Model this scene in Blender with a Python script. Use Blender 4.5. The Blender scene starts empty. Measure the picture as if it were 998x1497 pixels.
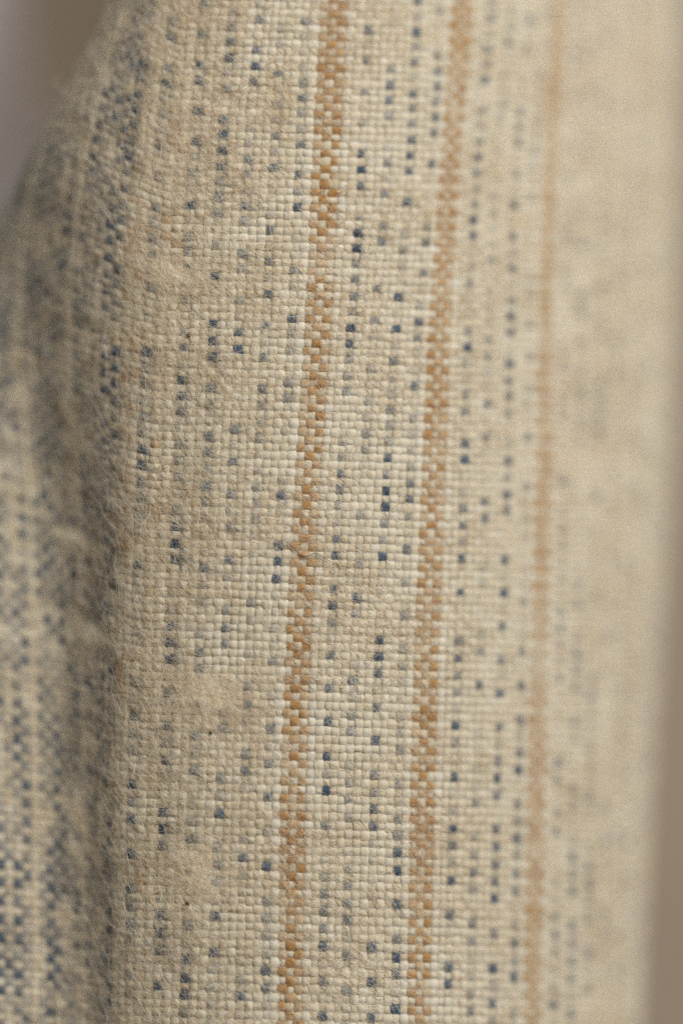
import bpy, math
import numpy as np
from mathutils import Vector

rng = np.random.default_rng(11)
S = 5.0e-5            # metres per unit of cloth measure (a yarn pitch is about 12 units = 0.6 mm)
D = 5000.0            # camera distance in the same units (25 cm)
CX, CY = 499.0, 748.5

sc = bpy.context.scene
# ------------------------------------------------------------------ camera
cam_d = bpy.data.cameras.new("camera")
cam = bpy.data.objects.new("camera", cam_d)
sc.collection.objects.link(cam)
cam.location = (0, -D * S, 0)
cam.rotation_euler = (math.radians(90), 0, 0)
cam_d.sensor_fit = 'VERTICAL'
cam_d.sensor_height = 36.0
cam_d.lens = 36.0 * D / 1497.0
cam_d.clip_start = 0.01
cam_d.clip_end = 20
cam_d.dof.use_dof = True
cam_d.dof.focus_distance = (D + 12) * S
cam_d.dof.aperture_fstop = cam_d.lens * 1e-3 / (0.155 * D * S)
cam_d.dof.aperture_blades = 0
sc.camera = cam
# ------------------------------------------------------------------ world and lamps
w = bpy.data.worlds.new("World")
sc.world = w
w.use_nodes = True
bg = w.node_tree.nodes["Background"]
bg.inputs[0].default_value = (1.0, 0.86, 0.68, 1)
bg.inputs[1].default_value = 0.06


def area(name, loc, target, size, size_y, power, col):
    l = bpy.data.lights.new(name, 'AREA')
    l.shape = 'RECTANGLE'
    l.size, l.size_y, l.energy, l.color = size, size_y, power, col
    o = bpy.data.objects.new(name, l)
    sc.collection.objects.link(o)
    o.location = loc
    o.rotation_euler = (Vector(target) - Vector(loc)).to_track_quat('-Z', 'Y').to_euler()
    return o


area("window_light", (0.34, -0.435, 0.36), (0, 0, 0), 0.38, 0.45, 4.15, (1.0, 0.955, 0.885))
area("room_light", (0.02, -0.6, 0.95), (0, 0, 0), 0.9, 0.9, 2.6, (0.95, 0.97, 1.0))
sc.view_settings.view_transform = 'Standard'
sc.view_settings.look = 'None'
sc.view_settings.exposure = 0.09
sc.view_settings.gamma = 1.0
sc.cycles.use_denoising = False
sc.cycles.max_bounces = 14
sc.cycles.diffuse_bounces = 10


# ------------------------------------------------------------------ materials
def mat(name):
    m = bpy.data.materials.new(name)
    m.use_nodes = True
    nt = m.node_tree
    b = nt.nodes["Principled BSDF"]
    b.inputs['Roughness'].default_value = 0.95
    b.inputs['Specular IOR Level'].default_value = 0.12
    return m, nt, b


def node(nt, t, **kw):
    n = nt.nodes.new(t)
    for k, v in kw.items():
        setattr(n, k, v)
    return n


def mix(nt, fac, a, b):
    n = node(nt, 'ShaderNodeMix', data_type='RGBA')
    for sock, v in ((n.inputs[0], fac), (n.inputs[6], a), (n.inputs[7], b)):
        if isinstance(v, bpy.types.NodeSocket):
            nt.links.new(v, sock)
        elif isinstance(v, (tuple, list)):
            sock.default_value = (*v, 1)
        else:
            sock.default_value = v
    return n.outputs[2]


def noise(nt, vec, scale, detail=3.0, rough=0.6):
    n = node(nt, 'ShaderNodeTexNoise')
    n.inputs['Scale'].default_value = scale
    n.inputs['Detail'].default_value = detail
    n.inputs['Roughness'].default_value = rough
    nt.links.new(vec, n.inputs['Vector'])
    return n.outputs[0]


def ramp(nt, v, lo, hi, a=0.0, b=1.0):
    n = node(nt, 'ShaderNodeMapRange')
    n.inputs[1].default_value, n.inputs[2].default_value = lo, hi
    n.inputs[3].default_value, n.inputs[4].default_value = a, b
    nt.links.new(v, n.inputs[0])
    return n.outputs[0]


def math2(nt, op, a, b):
    n = node(nt, 'ShaderNodeMath', operation=op)
    for sock, v in ((n.inputs[0], a), (n.inputs[1], b)):
        if isinstance(v, bpy.types.NodeSocket):
            nt.links.new(v, sock)
        else:
            sock.default_value = v
    return n.outputs[0]


CREAM, TAN, PALE = (0.72, 0.638, 0.50), (0.56, 0.44, 0.27), (0.79, 0.725, 0.60)


def yarn_material(name, dye_a, dye_b):
    """Undyed cotton with a dye that sits in the yarn where the attribute 'dye' says so, uneven and worn."""
    m, nt, b = mat(name)
    tc = node(nt, 'ShaderNodeTexCoord').outputs['Object']
    uv = node(nt, 'ShaderNodeUVMap', uv_map='fibre').outputs[0]
    rnd = node(nt, 'ShaderNodeObjectInfo').outputs['Random']
    base = mix(nt, ramp(nt, noise(nt, tc, 900, 3), 0.42, 0.66), CREAM, PALE)
    tanf = math2(nt, 'MULTIPLY', ramp(nt, noise(nt, tc, 240, 5), 0.42, 0.70), ramp(nt, rnd, 0.0, 1.0, 0.2, 1.0))
    base = mix(nt, math2(nt, 'MULTIPLY', tanf, 0.72), base, TAN)
    oc = node(nt, 'ShaderNodeObjectInfo').outputs['Color']
    sp = node(nt, 'ShaderNodeSeparateColor')
    nt.links.new(oc, sp.inputs[0])
    base = mix(nt, sp.outputs[0], base, (0.84, 0.79, 0.70))
    fib = noise(nt, uv, 1.0, 4, 0.7)
    base = mix(nt, ramp(nt, fib, 0.48, 0.72, 0.0, 0.35), base, TAN)
    dye = node(nt, 'ShaderNodeAttribute', attribute_name='dye').outputs['Fac']
    rag = noise(nt, tc, 5200, 3, 0.65)
    worn = math2(nt, 'ADD', math2(nt, 'MULTIPLY', ramp(nt, rag, 0.30, 0.70), 0.62), math2(nt, 'MULTIPLY', ramp(nt, fib, 0.3, 0.7), 0.42))
    n = node(nt, 'ShaderNodeClamp')
    nt.links.new(ramp(nt, math2(nt, 'SUBTRACT', math2(nt, 'MULTIPLY', dye, 1.45), worn), -0.25, 0.70), n.inputs[0])
    shown = math2(nt, 'MULTIPLY', n.outputs[0], ramp(nt, dye, 0.0, 0.12, 0.0, 0.93))
    dcol = mix(nt, ramp(nt, noise(nt, tc, 1500, 2), 0.35, 0.65), dye_a, dye_b)
    nt.links.new(mix(nt, shown, base, dcol), b.inputs['Base Color'])
    bump = node(nt, 'ShaderNodeBump')
    bump.inputs['Strength'].default_value = 0.55
    bump.inputs['Distance'].default_value = 1.2 * S
    nt.links.new(fib, bump.inputs['Height'])
    nt.links.new(bump.outputs[0], b.inputs['Normal'])
    b.inputs['Subsurface Weight'].default_value = 0.55
    b.inputs['Subsurface Radius'].default_value = (1.0, 0.75, 0.5)
    b.inputs['Subsurface Scale'].default_value = 7.0 * S
    return m


M_BLUE = yarn_material("indigo_flecked_cotton", (0.010, 0.045, 0.105), (0.026, 0.085, 0.165))
M_RUST = yarn_material("rust_cotton", (0.46, 0.24, 0.068), (0.42, 0.23, 0.075))


def fuzz_material(name):
    m, nt, b = mat(name)
    a = node(nt, 'ShaderNodeAttribute', attribute_name='tint').outputs['Color']
    nt.links.new(a, b.inputs['Base Color'])
    b.inputs['Roughness'].default_value = 0.8
    tr = node(nt, 'ShaderNodeBsdfTranslucent')
    nt.links.new(a, tr.inputs[0])
    mx = node(nt, 'ShaderNodeMixShader')
    mx.inputs[0].default_value = 0.5
    nt.links.new(b.outputs[0], mx.inputs[1])
    nt.links.new(tr.outputs[0], mx.inputs[2])
    nt.links.new(mx.outputs[0], nt.nodes['Material Output'].inputs[0])
    return m


M_FUZZ = fuzz_material("cotton_fuzz")

# ------------------------------------------------------------------ the drape of the cloth
# rows of measurements: where each yarn (index k, counted from the first rust stripe) lies down the cloth
YR = np.array([0, 125, 250, 375, 500, 750, 1000, 1250, 1497], float)
KX = {
    -42: [190, 125, 52, -32, -68, -70, -72, -72, -75],
    -38: [185, 110, 36, -14, -34, -28, -25, -24, -24],
    -35: [179, 103, 36, 6, -2, 10, 12, 14, 14],
    -32: [173, 104, 50, 30, 26, 44, 48, 52, 52],
    -29: [173, 114, 76, 59, 56, 76, 82, 86, 86],
    -26: [182, 138, 110, 93, 88, 107, 112, 113, 114],
    -23: [199, 168, 145, 130, 124, 138, 140, 140, 139],
    -20: [224, 205, 186, 174, 170, 167, 164, 162, 160],
    -17: [253, 240, 230, 222, 214, 203, 195, 189, 187],
    -14: [300, 291, 283, 276, 270, 260, 248, 238, 231],
    -11: [342, 331, 322, 315, 311, 301, 290, 278, 269],
    -8: [381, 371, 361, 354, 348, 337, 327, 319, 307],
    -5: [415, 406, 399, 394, 387, 374, 362, 355, 350],
    -2: [447, 442, 437, 431, 425, 409, 397, 390, 389],
    1: [489, 481, 474, 469, 462, 446, 433, 426, 423],
    5: [540, 533, 529, 520, 511, 494, 481, 474, 470],
    8: [576, 569, 564, 555, 543, 527, 514, 507, 504],
    11: [609, 604, 597, 587, 576, 562, 551, 545, 542],
    14: [643, 639, 631, 620, 609, 597, 586, 580, 577],
    17: [675, 664, 653, 646, 640, 629, 620, 615, 612],
    21: [718, 707, 696, 688, 682, 676, 667, 659, 652],
    24: [750, 735, 723, 716, 711, 707, 699, 692, 685],
    27: [776, 763, 753, 747, 745, 739, 730, 722, 718],
    30: [798, 786, 777, 773, 772, 768, 760, 753, 748],
    33: [815, 808, 802, 799, 796, 792, 786, 781, 777],
    37: [841, 835, 829, 824, 820, 819, 815, 810, 806],
    40: [864, 858, 852, 848, 846, 845, 839, 834, 832],
    43: [885, 881, 878, 876, 874, 869, 862, 858, 857],
    46: [907, 904, 902, 900, 898, 891, 883, 880, 880],
}
KZ = {
    -42: [-420, -400, -370, -260, -175, -130, -112, -106, -102],
    -38: [-330, -310, -280, -225, -170, -136, -120, -118, -114],
    -35: [-255, -240, -215, -190, -162, -140, -126, -127, -124],
    -32: [-180, -170, -165, -162, -150, -140, -130, -132, -132],
    -29: [-122, -118, -118, -130, -133, -134, -129, -132, -134],
    -26: [-82, -80, -82, -100, -107, -114, -116, -122, -126],
    -23: [-54, -50, -50, -66, -73, -82, -92, -104, -110],
    -20: [-32, -28, -26, -34, -42, -52, -64, -76, -84],
    -17: [-18, -14, -10, -13, -19, -25, -34, -46, -53],
    -14: [-8, -6, -4, -4, -7, -10, -15, -22, -27],
    -11: [-2, -1, 0, -1, -2, -3, -5, -8, -11],
    -8: [0, 0, 0, 0, 0, 0, -1, -2, -3],
    -5: [0, 0, 0, 0, 0, 0, 0, 0, 0],
}
EDGE = [992, 992, 990, 988, 984, 974, 958, 944, 934]
ELL_B = np.interp(np.arange(-60.0, 1560.1, 5.0), [0, 600, 1500], [520.0, 440.0, 315.0])[:, None]
X0 = 350.0


def pchip(x, Y, xi):
    """monotone cubic through the columns of Y (len(x), n) at xi -> (len(xi), n)"""
    h = np.diff(x)[:, None]
    d = np.diff(Y, axis=0) / h
    m = np.zeros_like(Y)
    m[0], m[-1] = d[0], d[-1]
    w1, w2 = 2 * h[1:] + h[:-1], h[1:] + 2 * h[:-1]
    ok = d[1:] * d[:-1] > 0
    with np.errstate(divide='ignore', invalid='ignore'):
        hm = (w1 + w2) / (w1 / d[:-1] + w2 / d[1:])
    m[1:-1] = np.where(ok, hm, 0)
    i = np.clip(np.searchsorted(x, xi) - 1, 0, len(x) - 2)
    hh = (x[i + 1] - x[i])[:, None]
    t = ((xi - x[i])[:, None]) / hh
    return ((2 * t**3 - 3 * t**2 + 1) * Y[i] + (t**3 - 2 * t**2 + t) * hh * m[i]
            + (-2 * t**3 + 3 * t**2) * Y[i + 1] + (t**3 - t**2) * hh * m[i + 1])


def blur(A, sigma, axis):
    r = int(sigma * 3) + 1
    ker = np.exp(-0.5 * (np.arange(-r, r + 1) / sigma) ** 2)
    ker /= ker.sum()
    n = A.shape[axis]
    # extrapolate linearly so that the ends keep their slope
    A = np.moveaxis(A, axis, 0)
    pre = A[0] + (A[0] - A[1]) * np.arange(r, 0, -1).reshape(-1, *([1] * (A.ndim - 1)))
    post = A[-1] + (A[-1] - A[-2]) * np.arange(1, r + 1).reshape(-1, *([1] * (A.ndim - 1)))
    B = np.concatenate([pre, A, post])
    out = sum(ker[q] * B[q:q + n] for q in range(2 * r + 1))
    return np.moveaxis(out, 0, axis)


K0, K1, DK = -42.0, 78.0, 0.25
Y0, Y1, DY = -60.0, 1560.0, 5.0
gk = np.arange(K0, K1 + 1e-6, DK)
gy = np.arange(Y0, Y1 + 1e-6, DY)


def extend(tab):
    ks = np.array(sorted(tab))
    T = np.array([tab[k] for k in ks], float).T        # rows = y
    yr = np.concatenate([[Y0 - 5], YR, [Y1 + 5]])
    T = np.vstack([T[0] + (T[0] - T[1]) * 65 / 125, T, T[-1] + (T[-1] - T[-2]) * 68 / 247])
    return ks.astype(float), pchip(yr, T, gy)


kx, TX = extend(KX)
FLAT = np.array([0.55, 0.58, 0.64, 0.76, 0.82, 0.84, 0.77, 0.66, 0.60])   # the trough is shallower low down
kz, TZ = extend({q: list(np.array(v_) * FLAT) for q, v_ in KZ.items()})
sel = gk <= 46
GX = np.zeros((len(gy), len(gk)))
GX[:, sel] = pchip(kx, TX.T, gk[sel]).T
GX[:, sel] = blur(blur(GX[:, sel], 5, 1), 8, 0)
ed = pchip(np.concatenate([[Y0 - 5], YR, [Y1 + 5]]),
           np.array([EDGE[0]] + EDGE + [EDGE[-1] - 2], float)[:, None], gy)[:, 0]
ed = blur(ed, 10, 0)
GZ = np.zeros_like(GX)
ks_ = gk <= -5
GZ[:, ks_] = pchip(kz, TZ.T, gk[ks_]).T
GZ = blur(blur(GZ, 6, 1), 10, 0)
a = (ed - X0)[:, None]
s46 = np.clip((GX[:, sel][:, -1:] - X0) / a, 0, 0.97)
th46 = np.arcsin(s46)
TH = np.zeros_like(GX)
TH[:, sel] = np.arcsin(np.clip((GX[:, sel] - X0) / a, 0, 0.985))
TH[:, sel] = np.minimum(TH[:, sel], th46)
far = ~sel
TH[:, far] = th46 + (gk[far][None] - 46) * 12.2 / 470.0
GX[:, far] = X0 + a * np.sin(TH[:, far])
GZ += -ELL_B * (1 - np.cos(TH))
GZ += (-42 * np.clip(1 - gy / 1100, 0, 2) ** 2)[:, None]
# slow unevenness of worn hand-woven cloth
wob = rng.normal(size=GX.shape)
wob = blur(blur(wob, 14, 1), 12, 0)
GZ += wob / wob.std() * 3.2
wob = blur(blur(rng.normal(size=GX.shape), 5, 1), 9, 0)
WX = wob / wob.std() * 0.9
wob = blur(blur(rng.normal(size=GX.shape), 8, 1), 5, 0)
WY = wob / wob.std() * 1.2
GX += WX


def look(G, k, y):
    fk = np.clip((k - K0) / DK, 0, len(gk) - 1.001)
    fy = np.clip((y - Y0) / DY, 0, len(gy) - 1.001)
    i, j = fy.astype(int), fk.astype(int)
    u, v = fk - j, fy - i
    return ((1 - v) * ((1 - u) * G[i, j] + u * G[i, j + 1]) + v * ((1 - u) * G[i + 1, j] + u * G[i + 1, j + 1]))


# pick (weft) spacing opens slowly down the cloth
ys = [-58.0]
while ys[-1] < 1545:
    ys.append(ys[-1] + 11.15 + 1.75 * np.clip(ys[-1] / 1497, 0, 1))
PICK_Y = np.array(ys)
NJ = len(PICK_Y)
PHASE = 0.0


def row_y(k, j):
    """height of pick j at yarn k: the picks climb a little towards the fold on the left"""
    y = np.interp(j, np.arange(NJ), PICK_Y) + PHASE
    x = look(GX, k, np.clip(y, Y0, Y1))
    left = np.clip(-16 - k, 0, 30)
    lean = np.interp(y, [0, 300, 600, 1000, 1400], [0.62, 0.55, 0.36, 0.18, 0.06])
    return y + 0.028 * (x - 420) - left * 12.2 * lean * 0.8


def surf(k, j):
    y = row_y(k, j)
    yc = np.clip(y, Y0, Y1)
    x, z = look(GX, k, yc), look(GZ, k, yc)
    yy = y + look(WY, k, yc)
    d = -z
    f = 1 + d / D
    return np.stack([(x - CX) * f, d, (CY - yy) * f], -1)


def frame(k, j):
    e = 0.5
    tu = surf(k + e, j) - surf(k - e, j)
    tv = surf(k, j + e) - surf(k, j - e)
    n = np.cross(tv, tu)
    n /= np.linalg.norm(n, axis=-1, keepdims=True) + 1e-9
    return tu, tv, n


# sanity of orientation: the normal must face the camera (negative y)
_t = frame(np.array([5.0]), np.array([60.0]))[2][0]
NS = 1.0 if _t[1] < 0 else -1.0

# ------------------------------------------------------------------ the dye: (height on the cloth, strength) of each blue fleck
FLECK = {
    -17: "25 5,45 6,63 6,109 6,129 7,152 3,204 6,218 6,302 6,318 3,352 5,366 6,415 5,512 7,535 3,560 5,583 3,610 5,630 4,664 8,683 7,717 7,732 5,757 2,837 8,860 2,930 3,990 4,1039 6,1094 4,1141 9,1166 5,1187 8,1242 9,1291 9,1324 6,1345 6,1416 4,1440 4",
    -14: "1 6,15 4,47 5,60 2,88 8,110 7,155 7,204 7,248 5,300 8,348 4,373 5,393 6,492 4,516 7,544 8,588 7,604 6,641 4,685 4,743 5,762 7,787 10,809 8,911 8,936 7,963 9,1015 8,1067 6,1118 6,1193 7,1216 9,1240 7,1327 4,1349 7,1375 7,1397 7,1447 8",
    -11: "13 2,32 5,55 7,82 9,125 5,172 6,192 9,219 10,241 6,264 5,317 5,363 4,385 2,415 8,464 9,488 8,510 9,560 6,600 4,628 6,652 6,675 3,705 7,752 3,805 2,827 6,856 4,873 4,923 3,950 6,975 5,1030 3,1080 5,1102 3,1129 6,1231 6,1340 5,1415 7,1439 8,1464 7",
    -8: "27 5,71 6,95 7,119 6,215 3,235 6,257 5,275 2,310 6,333 3,360 5,405 4,430 4,452 3,480 7,502 9,519 4,640 6,666 7,685 2,720 3,770 5,819 6,838 3,890 4,912 5,932 5,1042 3,1065 5,1140 5,1188 7,1251 4,1269 5,1349 7,1400 7,1453 3,1474 3",
    -5: "90 2,113 6,200 6,248 7,348 6,372 6,392 6,416 3,440 7,465 5,535 6,560 4,582 6,602 3,631 4,708 4,733 5,755 4,790 2,877 5,860 2,905 3,928 2,1000 5,1029 6,1104 5,1129 6,1257 7,1275 3,1435 4,1462 7",
    -2: "33 5,125 5,168 4,215 6,261 6,311 8,457 8,485 4,510 3,556 5,700 3,725 7,750 2,798 7,818 8,843 7,913 3,960 2,1012 3,1061 6,1113 2,1163 6,1211 3,1263 7,1317 4,1369 4,1420 7,1446 6,1470 2",
    5: "43 7,58 3,82 5,100 4,127 5,143 3,185 2,216 6,236 7,260 9,280 7,308 4,330 9,355 10,378 5,405 7,423 6,457 4,481 9,505 8,521 4,550 4,567 2,643 3,660 4,710 6,768 3,790 6,810 7,860 6,882 8,908 5,935 2,956 6,1003 6,1053 7,1104 8,1151 9,1200 4,1253 2,1303 6,1321 6,1356 6,1376 7,1404 2,1424 6,1478 8",
    8: "95 5,117 6,138 6,157 5,179 4,250 5,274 4,293 5,322 6,347 6,419 6,473 5,496 3,537 4,585 2,631 5,680 2,757 4,825 4,872 6,890 3,997 5,1042 4,1062 4,1120 3,1140 3,1185 4,1260 3,1288 5,1335 6,1386 6,1437 5",
    11: "4 6,30 4,51 8,70 4,88 6,113 3,134 6,155 5,176 6,198 8,228 7,246 8,292 9,363 5,390 3,439 9,490 9,531 6,603 5,625 4,645 3,674 7,690 5,722 10,744 10,768 3,793 4,815 8,935 9,960 9,981 6,1005 2,1032 6,1080 7,1128 5,1174 7,1197 6,1375 6,1446 7,1497 6",
    14: "5 4,22 4,86 5,105 5,128 6,172 6,193 6,243 7,330 4,360 6,377 2,410 6,458 3,482 8,501 3,571 6,615 4,710 6,734 7,808 6,851 4,903 5,948 4,970 4,988 3,1045 3,1092 5,1140 4,1189 2,1208 5,1238 9,1260 10,1283 8,1311 7,1335 5,1406 9,1431 6,1460 2,1483 8",
    21: "23 6,50 3,71 6,90 5,109 8,155 5,200 6,221 9,245 6,263 2,294 5,314 8,338 7,385 4,405 5,480 5,500 9,522 3,590 5,610 6,655 8,676 8,732 3,750 6,774 6,821 7,866 8,940 6,960 7,977 5,1054 9,1075 4,1127 7,1148 8,1220 9,1246 7,1294 8,1344 7,1415 6,1440 8",
    24: "52 6,130 2,170 2,260 2,280 3,445 2,495 4,520 4,602 6,644 5,740 6,765 6,835 3,930 3,948 4,993 7,1085 2,1133 3,1180 5,1235 3,1255 4,1280 6,1302 4,1351 6,1372 5,1425 3,1450 5,1470 6",
    27: "37 6,85 4,110 2,157 6,188 5,213 7,257 5,302 8,345 7,390 7,437 5,461 7,484 7,530 7,549 6,571 6,615 4,682 7,710 4,728 7,758 6,822 7,866 9,913 6,960 6,1005 7,1053 6,1072 3,1100 3,1124 6,1146 8,1166 6,1220 7,1241 7,1264 7,1294 7,1312 9,1360 5,1410 8,1456 7,1483 5",
    30: "125 2,185 4,205 3,298 4,410 3,430 3,525 4,570 3,650 5,715 5,760 3,880 4,950 5,996 7,1012 4,1040 7,1087 3,1112 6,1134 9,1180 6,1232 8,1247 5,1278 6,1300 3,1350 4,1370 8,1391 5,1441 7",
    37: "5 5,70 6,90 6,260 5,345 5,413 5,505 4,600 4,615 4,700 6,770 5,800 4,905 5,928 5,995 5,1110 6,1130 5,1200 5,1225 5,1340 5,1362 6,1385 5,1481 8",
    40: "55 5,130 6,320 5,365 6,455 6,500 6,545 7,562 7,590 5,630 5,870 5,895 6,925 4,958 7,983 6,1005 6,1050 6,1145 5,1162 6,1256 9,1283 6,1300 8,1345 7,1397 7,1420 6,1440 6,1487 7",
    43: "55 5,140 6,300 7,320 5,422 7,470 5,557 6,578 6,614 8,635 8,728 6,860 4,1000 5,1015 8,1080 5,1173 7,1265 9,1290 8,1340 6,1383 8,1445 6",
    -21: "45 7,67 6,85 6,100 7,135 5,147 7,165 6,180 8,195 7,205 6,218 6,235 5,270 6,280 7,295 7,310 7,320 7,335 8,357 7,365 7,385 5,395 7,410 6,420 8,435 6,445 7,490 4,530 8,545 7,555 7,580 8,610 8,625 8,645 7,665 4,700 6,718 5,730 7,752 5,768 5,790 7,820 8,842 6,885 7,905 6,970 5,990 7,1030 4,1065 6,1085 6,1105 7,1150 9,1180 5,1255 6,1275 5,1330 4,1365 5,1385 8,1420 4,1475 5",
    -24: "68 6,85 4,137 8,155 7,163 8,181 7,210 8,230 10,250 6,280 7,303 5,358 7,405 8,420 6,450 8,465 5,478 6,498 4,513 6,548 7,573 6,600 4,630 5,660 6,700 7,718 8,735 6,745 7,765 6,808 7,860 5,885 6,945 4,1005 7,1048 7,1115 9,1128 7,1170 7,1185 6,1240 6,1265 6,1278 9,1310 5,1330 9,1360 6,1375 8,1410 6,1450 5",
    46: "150 4,240 4,420 6,505 9,560 7,690 5,800 4,930 5,1170 5,1230 5,1320 5,1365 5",
}
OCHRE = {-18: "345 5,395 5,505 4,540 5,600 4,950 5", -15: "215 4,300 4,350 5,372 4", -19: "250 4,285 4,335 5,372 6,392 5,430 4,560 6,632 7,690 6,740 6,786 8,965 9,987 7,1145 4", -16: "160 4,180 4,205 5,328 5,345 5,658 6,736 6,865 4,1262 5,1292 7"}
RUSTK = {0, 1, 2, 16, 17, 18, 32, 33, 34}
dye = {}                       # k -> strength on each pick where the yarn lies on top
for k in range(int(K0) + 1, int(K1)):
    over = np.array([(j + k) % 2 == 0 for j in range(NJ)])
    v = np.zeros(NJ)
    if k in FLECK or k in OCHRE:
        cand = np.where(over)[0]
        yc = row_y(np.full(len(cand), float(k)), cand.astype(float))
        for t in (FLECK.get(k) or OCHRE[k]).split(','):
            y, q = t.split()
            q = float(q) / 10
            i = cand[np.argmin(abs(yc - float(y)))]
            v[i] = max(v[i], q * (0.8 if k in OCHRE else 1.0))
        v = np.maximum(v, over * np.clip(rng.normal(0.17, 0.16, NJ), 0, 0.5) * (k in FLECK))
        kind = 'blue' if k in FLECK else 'rust'
    elif k in RUSTK:
        n = np.convolve(rng.normal(size=NJ + 6), np.ones(7) / 7, 'valid') * 2.0
        v = np.clip(0.73 + 0.13 * n + rng.normal(size=NJ) * 0.12, 0.45, 1.0)
        if k < 3:              # worn places in the first stripe
            for c, wd in ((385, 26), (700, 14), (1088, 9), (905, 10), (1340, 12)):
                v *= 1 - 0.28 * np.exp(-((PICK_Y - c) / wd) ** 2)
        elif k < 19:
            for c, wd in ((660, 10), (1105, 10), (420, 14), (1010, 12)):
                v *= 1 - 0.28 * np.exp(-((PICK_Y - c) / wd) ** 2)
        if k > 30:
            v *= 0.8
        kind = 'rust'
    elif k <= -20 and k % 7 != 3:
        n = np.convolve(rng.normal(size=NJ + 4), np.ones(5) / 5, 'valid') * 2.2
        v = np.clip(0.54 + 0.24 * n + rng.normal(size=NJ) * 0.16, 0.0, 0.95)
        v[v < 0.25] *= 0.3
        if k in (-22, -23):
            v *= 0.75
        if k <= -25:           # the blue thins out towards the upper edge
            v *= np.interp(PICK_Y, [0, 200, 380], [0.25, 0.45, 1.0])
        if k % 4 == 1:
            v *= 0.8
        kind = 'blue'
    elif k > 46 and (k - 46) % 3 == 0:
        v = np.clip(rng.normal(0.25, 0.25, NJ), 0, 0.8)
        kind = 'blue'
    else:
        kind = 'plain'
    dye[k] = (kind, v, over)


# ------------------------------------------------------------------ yarns
def tube(name, C, U, N, hw, ht, dyev, along, material, parent, sides=8, twist=0.0):
    """an oval yarn: C centre line, U its sideways and N its outward direction, hw / ht half width and half thickness"""
    n = len(C)
    ang = np.arange(sides) / sides * 2 * np.pi
    ca, sa = np.cos(ang), np.sin(ang)
    ca, sa = np.sign(ca) * np.abs(ca) ** 0.8, np.sign(sa) * np.abs(sa) ** 0.8      # squashed flat by the weave
    wobble = 1 + 0.07 * np.sin(2 * ang[None] + along[:, None] * 1.9) + rng.normal(size=(n, sides)) * 0.035
    V = C[:, None] + U[:, None] * (hw[:, None, None] * (ca * wobble)[..., None]) + N[:, None] * (ht[:, None, None] * (sa * wobble)[..., None])
    i, s = np.meshgrid(np.arange(n - 1), np.arange(sides), indexing='ij')
    s2 = (s + 1) % sides
    F = np.stack([i * sides + s, i * sides + s2, (i + 1) * sides + s2, (i + 1) * sides + s], -1).reshape(-1, 4)
    me = bpy.data.meshes.new(name)
    me.vertices.add(n * sides)
    me.vertices.foreach_set('co', (V * S).astype(np.float32).ravel())
    me.loops.add(F.size)
    me.loops.foreach_set('vertex_index', F.astype(np.int32).ravel())
    me.polygons.add(len(F))
    me.polygons.foreach_set('loop_start', np.arange(0, F.size, 4, dtype=np.int32))
    me.polygons.foreach_set('use_smooth', np.ones(len(F), bool))
    me.update(calc_edges=True)
    at = me.attributes.new('dye', 'FLOAT', 'POINT')
    at.data.foreach_set('value', (dyev[:, None] * (0.50 + 0.50 * np.clip(sa, 0, 1))[None]).astype(np.float32).ravel())
    # fibre direction: u runs with the twist, v along the yarn
    uvl = me.uv_layers.new(name='fibre')
    off = rng.uniform(0, 500)
    au = np.stack([s, s + 1, s + 1, s], -1).reshape(-1).astype(float)
    li = np.stack([i, i, i + 1, i + 1], -1).reshape(-1)
    al = along[li]
    uv = np.stack([au * 2.6 + al * 4.2 + off, al * 0.9 + off], -1)
    uvl.data.foreach_set('uv', uv.astype(np.float32).ravel())
    me.materials.append(material)
    o = bpy.data.objects.new(name, me)
    sc.collection.objects.link(o)
    o.parent = parent
    return o


def empty(name, parent=None):
    o = bpy.data.objects.new(name, None)
    o.empty_display_size = 0.005
    sc.collection.objects.link(o)
    o.parent = parent
    return o


def tag(o, label=None, cat=None, group=None, kind=None):
    for k, v in (('label', label), ('category', cat), ('group', group), ('kind', kind)):
        if v:
            o[k] = v
    return o


cloth = tag(empty('striped_cloth'),
            'cream hand-woven cotton cloth with rust stripes and blue flecks, folded at its left', 'cloth')
stripe_label = {0: 'rust brown stripe of three yarns, sharp, nearest the fold',
                16: 'rust brown stripe of three yarns between the sharp and the blurred one',
                32: 'soft blurred tan stripe where the cloth curves away'}
stripes = {s: tag(empty('rust_stripe', cloth), l) for s, l in stripe_label.items()}

SUB = 4
CR = 1.7                                              # crimp: how far a yarn rises over and dips under


def slub(n, amp, span):
    """slow thick-and-thin of hand-spun yarn"""
    m = max(4, int(n / span) + 4)
    return 1 + amp * np.interp(np.linspace(0, m - 1, n), np.arange(m), rng.normal(size=m))


def bulge(t, amp):
    """every float of a hand-woven yarn swells a little differently"""
    n = int(t[-1] - t[0]) + 3
    return np.clip(1 + amp * np.interp(t - t[0], np.arange(n), rng.normal(size=n)), 0.75, 1.3)


def unit(a):
    return a / (np.linalg.norm(a, axis=-1, keepdims=True) + 1e-9)


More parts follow.
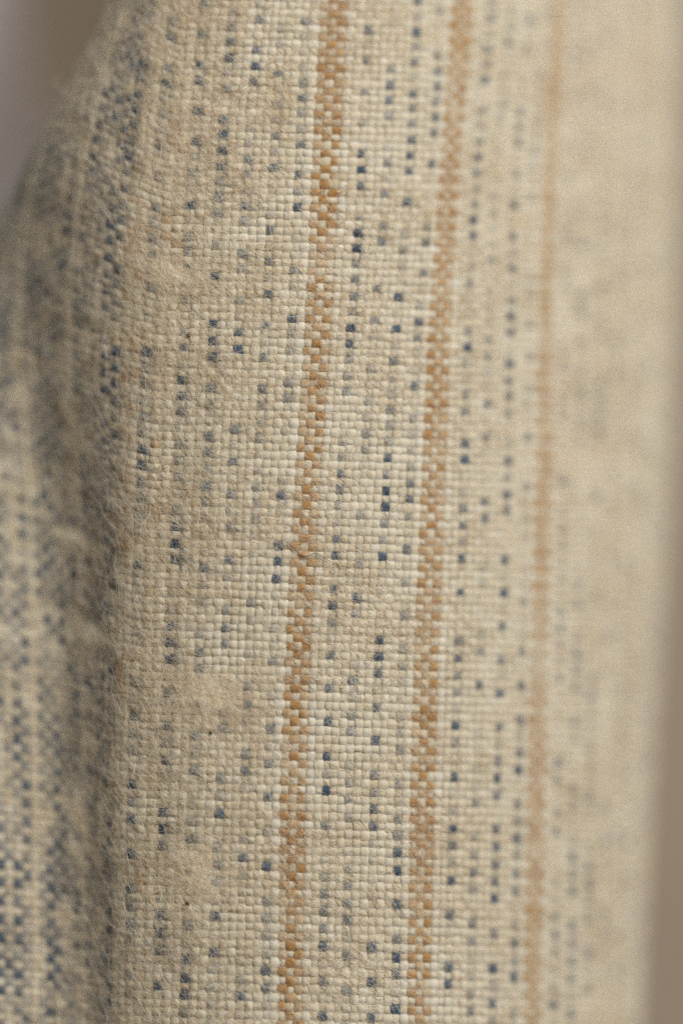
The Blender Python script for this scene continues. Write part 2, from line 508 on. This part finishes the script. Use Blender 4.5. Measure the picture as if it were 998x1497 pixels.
for k in range(int(K0) + 1, int(K1)):
    kind, v, over = dye[k]
    t = np.arange(0, (NJ - 1) * SUB + 1) / SUB
    kk = np.full(len(t), float(k))
    C = surf(kk, t)
    tu, tv, n = frame(kk, t)
    n *= NS
    c = np.cos(np.pi * (t + k))
    lift = np.sign(c) * np.abs(c) ** 0.6 * CR
    side = unit(tu)
    side = unit(side - n * (side * n).sum(-1, keepdims=True))
    size = rng.normal(1.0, 0.07)
    hw = 6.75 * size * slub(len(t), 0.09, 10) * (1 + 0.06 * c) * bulge(t, 0.09)
    ht = 2.2 * size * slub(len(t), 0.06, 14)
    jit = slub(len(t), 1.0, 10) - 1
    C = C + n * (lift + 0.6)[:, None] + side * (jit * 0.55)[:, None]      # the warp stands a little proud and reads as fine ribs
    if kind == 'rust' and k in RUSTK:
        dv = np.interp(t, np.arange(NJ), v)
    else:
        on = np.where(over)[0]
        i0 = np.clip(np.searchsorted(on, t) - 1, 0, len(on) - 2)
        u = np.clip(((t - on[i0]) / 2.0 - 0.20) / 0.50, 0, 1)
        vv = v[on] ** 0.7
        dv = vv[i0] * (1 - u) + vv[i0 + 1] * u
    par = cloth
    if k in RUSTK:
        par = stripes[k - k % 16]
    o = tube('warp_yarn', C, side, n, hw, ht, dv, t, M_RUST if kind == 'rust' else M_BLUE, par)
    wht = 0.6 if k in (3, -1, 15, 19, 31, 35) else (0.28 if (k + 1) in FLECK else rng.choice([0.0, 0.1, 0.25]))
    o.color = (wht if k not in RUSTK else 0.0, 0, 0, 1)
    if kind == 'blue':
        o['label'] = 'upright cream yarn flecked with indigo blue'
    elif kind == 'rust' and k not in RUSTK:
        o['label'] = 'upright cream yarn with a few ochre flecks'

kk = np.arange(K0 + 1, K1 - 1 + 1e-6, 1.0 / SUB)
for j in range(NJ):
    jj = np.full(len(kk), float(j))
    C = surf(kk, jj)
    tu, tv, n = frame(kk, jj)
    n *= NS
    c = -np.cos(np.pi * (kk + j))
    lift = np.sign(c) * np.abs(c) ** 0.6 * CR
    side = unit(tv)
    side = unit(side - n * (side * n).sum(-1, keepdims=True))
    size = rng.normal(1.0, 0.09)
    hw = 6.35 * size * slub(len(kk), 0.09, 10) * bulge(kk, 0.10)
    ht = 2.2 * size * slub(len(kk), 0.06, 14)
    jit = slub(len(kk), 1.0, 9) - 1
    C = C + n * lift[:, None] + side * (jit * 0.6)[:, None]
    o = tube('weft_yarn', C, side, n, hw, ht, np.zeros(len(kk)), kk, M_BLUE, cloth)
    o.color = (rng.choice([0.0, 0.0, 0.08]), 0, 0, 1)


# ------------------------------------------------------------------ fuzz: loose fibre ends of the raised nap
def hairs(name, P, tint, rad, material, parent=None):
    """P (n, m, 3) points of n fibres"""
    n, m, _ = P.shape
    hc = bpy.data.hair_curves.new(name)
    hc.add_curves([m] * n)
    hc.position_data.foreach_set('vector', (P * S).astype(np.float32).ravel())
    r = hc.attributes.get('radius') or hc.attributes.new('radius', 'FLOAT', 'POINT')
    prof = np.linspace(1.0, 0.45, m)
    r.data.foreach_set('value', (rad[:, None] * prof[None] * S).astype(np.float32).ravel())
    tn = hc.attributes.new('tint', 'FLOAT_COLOR', 'CURVE')
    tn.data.foreach_set('color', np.concatenate([tint, np.ones((n, 1))], 1).astype(np.float32).ravel())
    hc.materials.append(material)
    o = bpy.data.objects.new(name, hc)
    sc.collection.objects.link(o)
    o.parent = parent
    return o


def nap(k, j, length, lift, ang, curl, m=6, base=3.0):
    """fibres rooted at (k, j) combed at angle ang (0 = to the right, positive = downwards), bent and curling"""
    n_ = len(k)
    root = surf(k, j)
    tu, tv, nn = frame(k, j)
    nn = nn * NS
    eu = unit(tu)
    ev = unit(tv - eu * (tv * eu).sum(-1, keepdims=True))
    s = np.linspace(0, 1, m)
    bend = rng.normal(size=n_) * curl
    wig = rng.normal(size=n_) * 0.5 * curl
    P = np.zeros((n_, m, 3))
    P[:, 0] = root + nn * base
    for q in range(1, m):
        a_ = ang + bend * s[q] + wig * np.sin(6 * s[q] + bend * 9)
        d_ = eu * np.cos(a_)[:, None] + ev * np.sin(a_)[:, None]
        up = lift * (1 - 1.5 * s[q])
        d_ = unit(d_ + nn * up[:, None])
        P[:, q] = P[:, q - 1] + d_ * (length / (m - 1))[:, None]
    return P


def tints(k, j, n_):
    """a fibre has the colour of the yarn it comes from"""
    cream = np.array(FIBRE)[None] * (1 + rng.normal(size=(n_, 1)) * 0.08) * (1 + rng.normal(size=(n_, 3)) * 0.015)
    tan = rng.random(n_) < 0.12
    cream[tan] = np.array(TAN) * 1.1
    kr, jr = np.rint(k).astype(int), np.clip(np.rint(j).astype(int), 0, NJ - 1)
    arr = np.zeros((int(K1 - K0) + 2, NJ))
    isr = np.zeros(int(K1 - K0) + 2, bool)
    for q, (kind, v, over) in dye.items():
        arr[int(q - K0)] = v * over
        isr[int(q - K0)] = kind == 'rust'
    f = arr[(kr - int(K0)).clip(0, arr.shape[0] - 1), jr]
    r = isr[(kr - int(K0)).clip(0, arr.shape[0] - 1)]
    f = np.where(rng.random(n_) < 0.85, f, 0)
    col = np.where(r[:, None], np.array([[0.46, 0.22, 0.06]]), np.array([[0.03, 0.065, 0.13]]))
    return np.clip(cream * (1 - f[:, None]) + col * f[:, None], 0, 1)


FIBRE = (0.93, 0.87, 0.76)
NF = 260000
k = rng.uniform(K0 + 2, 56, NF)
j = rng.uniform(0.5, NJ - 1.5, NF)
clump = blur(blur(rng.normal(size=(NJ, 110)), 2.2, 0), 2.2, 1)          # the nap is worn off in places and matted in others
clump = clump / clump.std()
cl = clump[j.astype(int), np.clip(k - K0, 0, 109).astype(int)]
wear = np.interp(k, [-40, -26, -14, -4, 10, 30], [0.50, 0.72, 0.68, 0.48, 0.34, 0.30])
keep = rng.random(NF) < np.clip(wear + 0.26 * cl, 0.08, 1.0)
k, j = k[keep], j[keep]
NF = len(k)
hairy = np.interp(k, [-40, -27, -22, -16, -10, 0, 20], [0.9, 1.1, 1.25, 1.15, 1.0, 0.9, 0.85])
L = rng.gamma(2.2, 6.5, NF).clip(5, 60) * hairy
ang = np.radians(34) + rng.normal(size=NF) * np.where(rng.random(NF) < 0.6, 0.35, 1.6)
P = nap(k, j, L, rng.uniform(0.1, 0.65, NF) * hairy, ang, 0.8, m=6)
NL = 9000                                             # longer stray fibres, thickest on the crest of the fold
k2 = np.concatenate([rng.uniform(-29, -11, NL // 2), rng.uniform(K0 + 2, 50, NL - NL // 2)])
j2 = rng.uniform(0.5, NJ - 1.5, NL)
P2 = nap(k2, j2, rng.gamma(3.0, 13.0, NL).clip(15, 120), rng.uniform(0.2, 1.0, NL), np.radians(34) + rng.normal(size=NL) * 0.5, 0.9, m=6)
P, k, j, NF = np.concatenate([P, P2]), np.concatenate([k, k2]), np.concatenate([j, j2]), NF + NL
fz = hairs('fuzz', P, tints(k, j, NF), rng.uniform(0.16, 0.36, NF), M_FUZZ, cloth)
tag(fz, 'raised nap of fine loose fibres', kind='stuff')


def find(x, y):
    """yarn and pick that lie at a measured place on the cloth"""
    kk_, jj_ = np.meshgrid(np.arange(-36, 50, 0.25), np.arange(2, NJ - 3, 0.5))
    yy_ = row_y(kk_, jj_)
    xx_ = look(GX, kk_, np.clip(yy_, Y0, Y1))
    hide = (kk_ < -20) & (yy_ < 60)
    q = np.argmin((xx_ - x) ** 2 + (yy_ - y) ** 2 + hide * 1e6)
    return kk_.ravel()[q], jj_.ravel()[q]


# ------------------------------------------------------------------ lint tufts, loose fibres and specks lying on the cloth
TUFTS = [
    (246, 398, 46, 30, 1500, 'pale oval lint tuft high on the cloth beside the fold crest'),
    (305, 1012, 70, 32, 1700, 'wide flat lint tuft left of the sharpest rust stripe, below mid height'),
    (288, 1272, 48, 42, 1700, 'rounded lint tuft low on the cloth above the dark red speck'),
    (108, 787, 36, 14, 900, 'thin pale lint wisp in the shaded fold, highest of the two there'),
    (138, 930, 28, 20, 800, 'small curled lint wisp on the shaded side of the fold'),
]
m_, nt_, b_ = mat("matted_lint")
tc_ = node(nt_, 'ShaderNodeTexCoord').outputs['Object']
nt_.links.new(mix(nt_, ramp(nt_, noise(nt_, tc_, 1800, 5), 0.35, 0.65), (0.76, 0.68, 0.52), (0.86, 0.79, 0.64)), b_.inputs['Base Color'])
b_.inputs['Subsurface Weight'].default_value = 0.6
b_.inputs['Subsurface Radius'].default_value = (1.0, 0.75, 0.5)
b_.inputs['Subsurface Scale'].default_value = 6 * S
bp_ = node(nt_, 'ShaderNodeBump')
bp_.inputs['Strength'].default_value = 0.5
bp_.inputs['Distance'].default_value = 1.5 * S
nt_.links.new(noise(nt_, tc_, 5000, 4), bp_.inputs['Height'])
nt_.links.new(bp_.outputs[0], b_.inputs['Normal'])
M_LINT = m_

for x, y, rx, ry, n_, lab in TUFTS:
    k0, j0 = find(x, y)
    sk = 12.0 if k0 > -18 else 9.0

    def at(r, f):
        return k0 + r * np.cos(f) * rx / sk, j0 + (r * np.sin(f) * ry + r * np.cos(f) * rx * 0.3) / 12.0

    nr, na = 16, 56
    ph = rng.uniform(0, 6.28, 4)
    R_, A_ = np.meshgrid(np.linspace(0.0, 1.0, nr), np.arange(na) / na * 2 * np.pi, indexing='ij')
    edge = 1 + 0.16 * np.sin(2 * A_ + ph[0]) + 0.11 * np.sin(3 * A_ + ph[1]) + 0.07 * np.sin(7 * A_ + ph[2])
    kk_, jj_ = at(R_ * edge, A_)
    h_ = (-0.2 if k0 > -18 else 2.0) + 5.2 * (1 - R_ ** 2) + blur(blur(rng.normal(size=R_.shape), 1.2, 1), 1.0, 0) * 1.5 * (1 - R_ ** 4) * np.clip(R_ * 4, 0, 1)
    V = surf(kk_, jj_) + frame(kk_, jj_)[2] * NS * h_[..., None]
    idx = np.arange(nr * na).reshape(nr, na)
    nx_ = np.roll(idx, -1, 1)
    F = np.stack([idx[:-1], idx[1:], nx_[1:], nx_[:-1]], -1).reshape(-1, 4)
    me = bpy.data.meshes.new('lint_tuft')
    me.from_pydata((V.reshape(-1, 3) * S).tolist(), [], F.tolist())
    me.polygons.foreach_set('use_smooth', [True] * len(F))
    me.materials.append(M_LINT)
    o = bpy.data.objects.new('lint_tuft', me)
    sc.collection.objects.link(o)
    tag(o, lab, 'lint', 'lint caught on the cloth')
    n_ = n_ // 2
    kk_, jj_ = at(rng.random(n_) ** 0.6 * 1.1, rng.random(n_) * 2 * np.pi)
    L = rng.gamma(3, 5.0, n_).clip(5, 45)
    P = nap(kk_, jj_, L, rng.uniform(0.0, 0.45, n_), np.radians(30) + rng.normal(size=n_) * 0.9, 1.4, m=7, base=5.0)
    c_ = np.array(FIBRE)[None] * (1 + rng.normal(size=(n_, 1)) * 0.05)
    tag(hairs('fibres', P, np.clip(c_, 0, 1), rng.uniform(0.12, 0.24, n_), M_FUZZ, o), kind='stuff')


def strand(pts, lift, rad, col, lab):
    """one long fibre through measured places on the cloth, lifted off it by lift"""
    K = np.array([find(x, y) for x, y in pts])
    n_ = 40
    u = np.linspace(0, len(pts) - 1, n_)
    kk_ = blur(np.interp(u, np.arange(len(pts)), K[:, 0])[:, None], 2.5, 0)[:, 0]
    jj_ = blur(np.interp(u, np.arange(len(pts)), K[:, 1])[:, None], 2.5, 0)[:, 0]
    P = surf(kk_, jj_) + frame(kk_, jj_)[2] * NS * (5.5 + lift * np.sin(np.linspace(0.1, 3.0, n_)) + 0.8 * np.sin(np.linspace(0, 17, n_)))[:, None]
    return tag(hairs('loose_fibre', P[None], np.array([col]), np.array([rad]), M_FUZZ), lab, 'fibre')


strand([(418, 793), (432, 806), (446, 816), (462, 808), (474, 815), (488, 826), (510, 832)], 3, 0.55, (0.10, 0.045, 0.025),
       'long thin dark brown fibre lying across the sharpest rust stripe')
strand([(103, 118), (108, 135), (118, 148)], 26, 0.8, (0.80, 0.74, 0.62),
       'short pale fibre standing off the blurred upper fold edge')


def speck(x, y, sx, sy, m_, lab):
    """a crushed crumb of plant husk"""
    import bmesh
    k0, j0 = find(x, y)
    bm = bmesh.new()
    bmesh.ops.create_icosphere(bm, subdivisions=2, radius=1.0)
    for v_ in bm.verts:
        g = 1 + 0.28 * math.sin(5 * v_.co.x + 3 * v_.co.z + x) + 0.2 * math.sin(7 * v_.co.y + y)
        v_.co = Vector((v_.co.x * sx * g, v_.co.y * 1.6, v_.co.z * sy * g)) * S
    me = bpy.data.meshes.new('husk_speck')
    bm.to_mesh(me)
    bm.free()
    me.polygons.foreach_set('use_smooth', [True] * len(me.polygons))
    me.materials.append(m_)
    o = bpy.data.objects.new('husk_speck', me)
    sc.collection.objects.link(o)
    p = surf(np.array([k0]), np.array([j0]))[0] + frame(np.array([k0]), np.array([j0]))[2][0] * NS * 6.0
    o.location = p * S
    o.rotation_euler = (0, math.radians(25), 0)
    return tag(o, lab, 'speck', 'husk specks caught in the weave')


def plain(name, col, col2, scale):
    m, nt, b = mat(name)
    tc = node(nt, 'ShaderNodeTexCoord').outputs['Object']
    nt.links.new(mix(nt, ramp(nt, noise(nt, tc, scale, 4), 0.35, 0.65), col, col2), b.inputs['Base Color'])
    return m


M_HUSK = plain('brown_husk', (0.05, 0.028, 0.015), (0.11, 0.055, 0.025), 6000)
M_RED = plain('dark_red_husk', (0.075, 0.012, 0.008), (0.16, 0.03, 0.018), 6000)
speck(277, 489, 3.2, 2.4, M_HUSK, 'tiny brown husk speck below the pale oval lint tuft')
speck(276, 1323, 3.4, 2.6, M_RED, 'tiny dark red husk speck below the rounded lint tuft')
speck(308, 1071, 2.8, 1.8, M_HUSK, 'tiny dark husk speck just below the wide flat lint tuft')

# ------------------------------------------------------------------ what shows behind: a brown surface and another pale cloth, both far out of focus
def sheet(name, x0, x1, y0, y1, nx, ny, fn, material):
    xs, yv = np.meshgrid(np.linspace(x0, x1, nx), np.linspace(y0, y1, ny))
    d = fn(xs, yv)
    V = np.stack([xs - CX, d, CY - yv], -1).reshape(-1, 3) * S
    idx = np.arange(nx * ny).reshape(ny, nx)
    F = np.stack([idx[:-1, :-1], idx[1:, :-1], idx[1:, 1:], idx[:-1, 1:]], -1).reshape(-1, 4)
    me = bpy.data.meshes.new(name)
    me.from_pydata(V.tolist(), [], F.tolist())
    me.polygons.foreach_set('use_smooth', [True] * len(F))
    me.materials.append(material)
    o = bpy.data.objects.new(name, me)
    sc.collection.objects.link(o)
    return o


M_BACK = plain('brown_backdrop', (0.36, 0.29, 0.225), (0.40, 0.325, 0.255), 60)
M_LILAC = plain('lilac_grey_cloth', (0.36, 0.34, 0.36), (0.42, 0.39, 0.40), 120)
bd = sheet('backdrop', -3500, 4500, -3500, 5000, 60, 60,
           lambda x, y: 1700 + 60 * np.sin(x / 700) * np.cos(y / 900) + 0.75 * np.clip(600 - x, 0, 900), M_BACK)
tag(bd, 'plain brown surface behind the cloth, far out of focus', 'backdrop', kind='structure')


def pale_fold(x, y):
    e = x - (-110 - 0.35 * (y - 60))
    return 950 + 220 * np.clip(e / 140 + 1, 0, 3) ** 2 + 30 * np.sin(y / 90 + x / 130)


pc = sheet('pale_cloth', -900, -80, -500, 330, 50, 50, pale_fold, M_LILAC)
so = pc.modifiers.new('thickness', 'SOLIDIFY')
so.thickness = 12 * S
tag(pc, 'blurred lilac grey cloth fold hanging behind the fold edge', 'cloth')
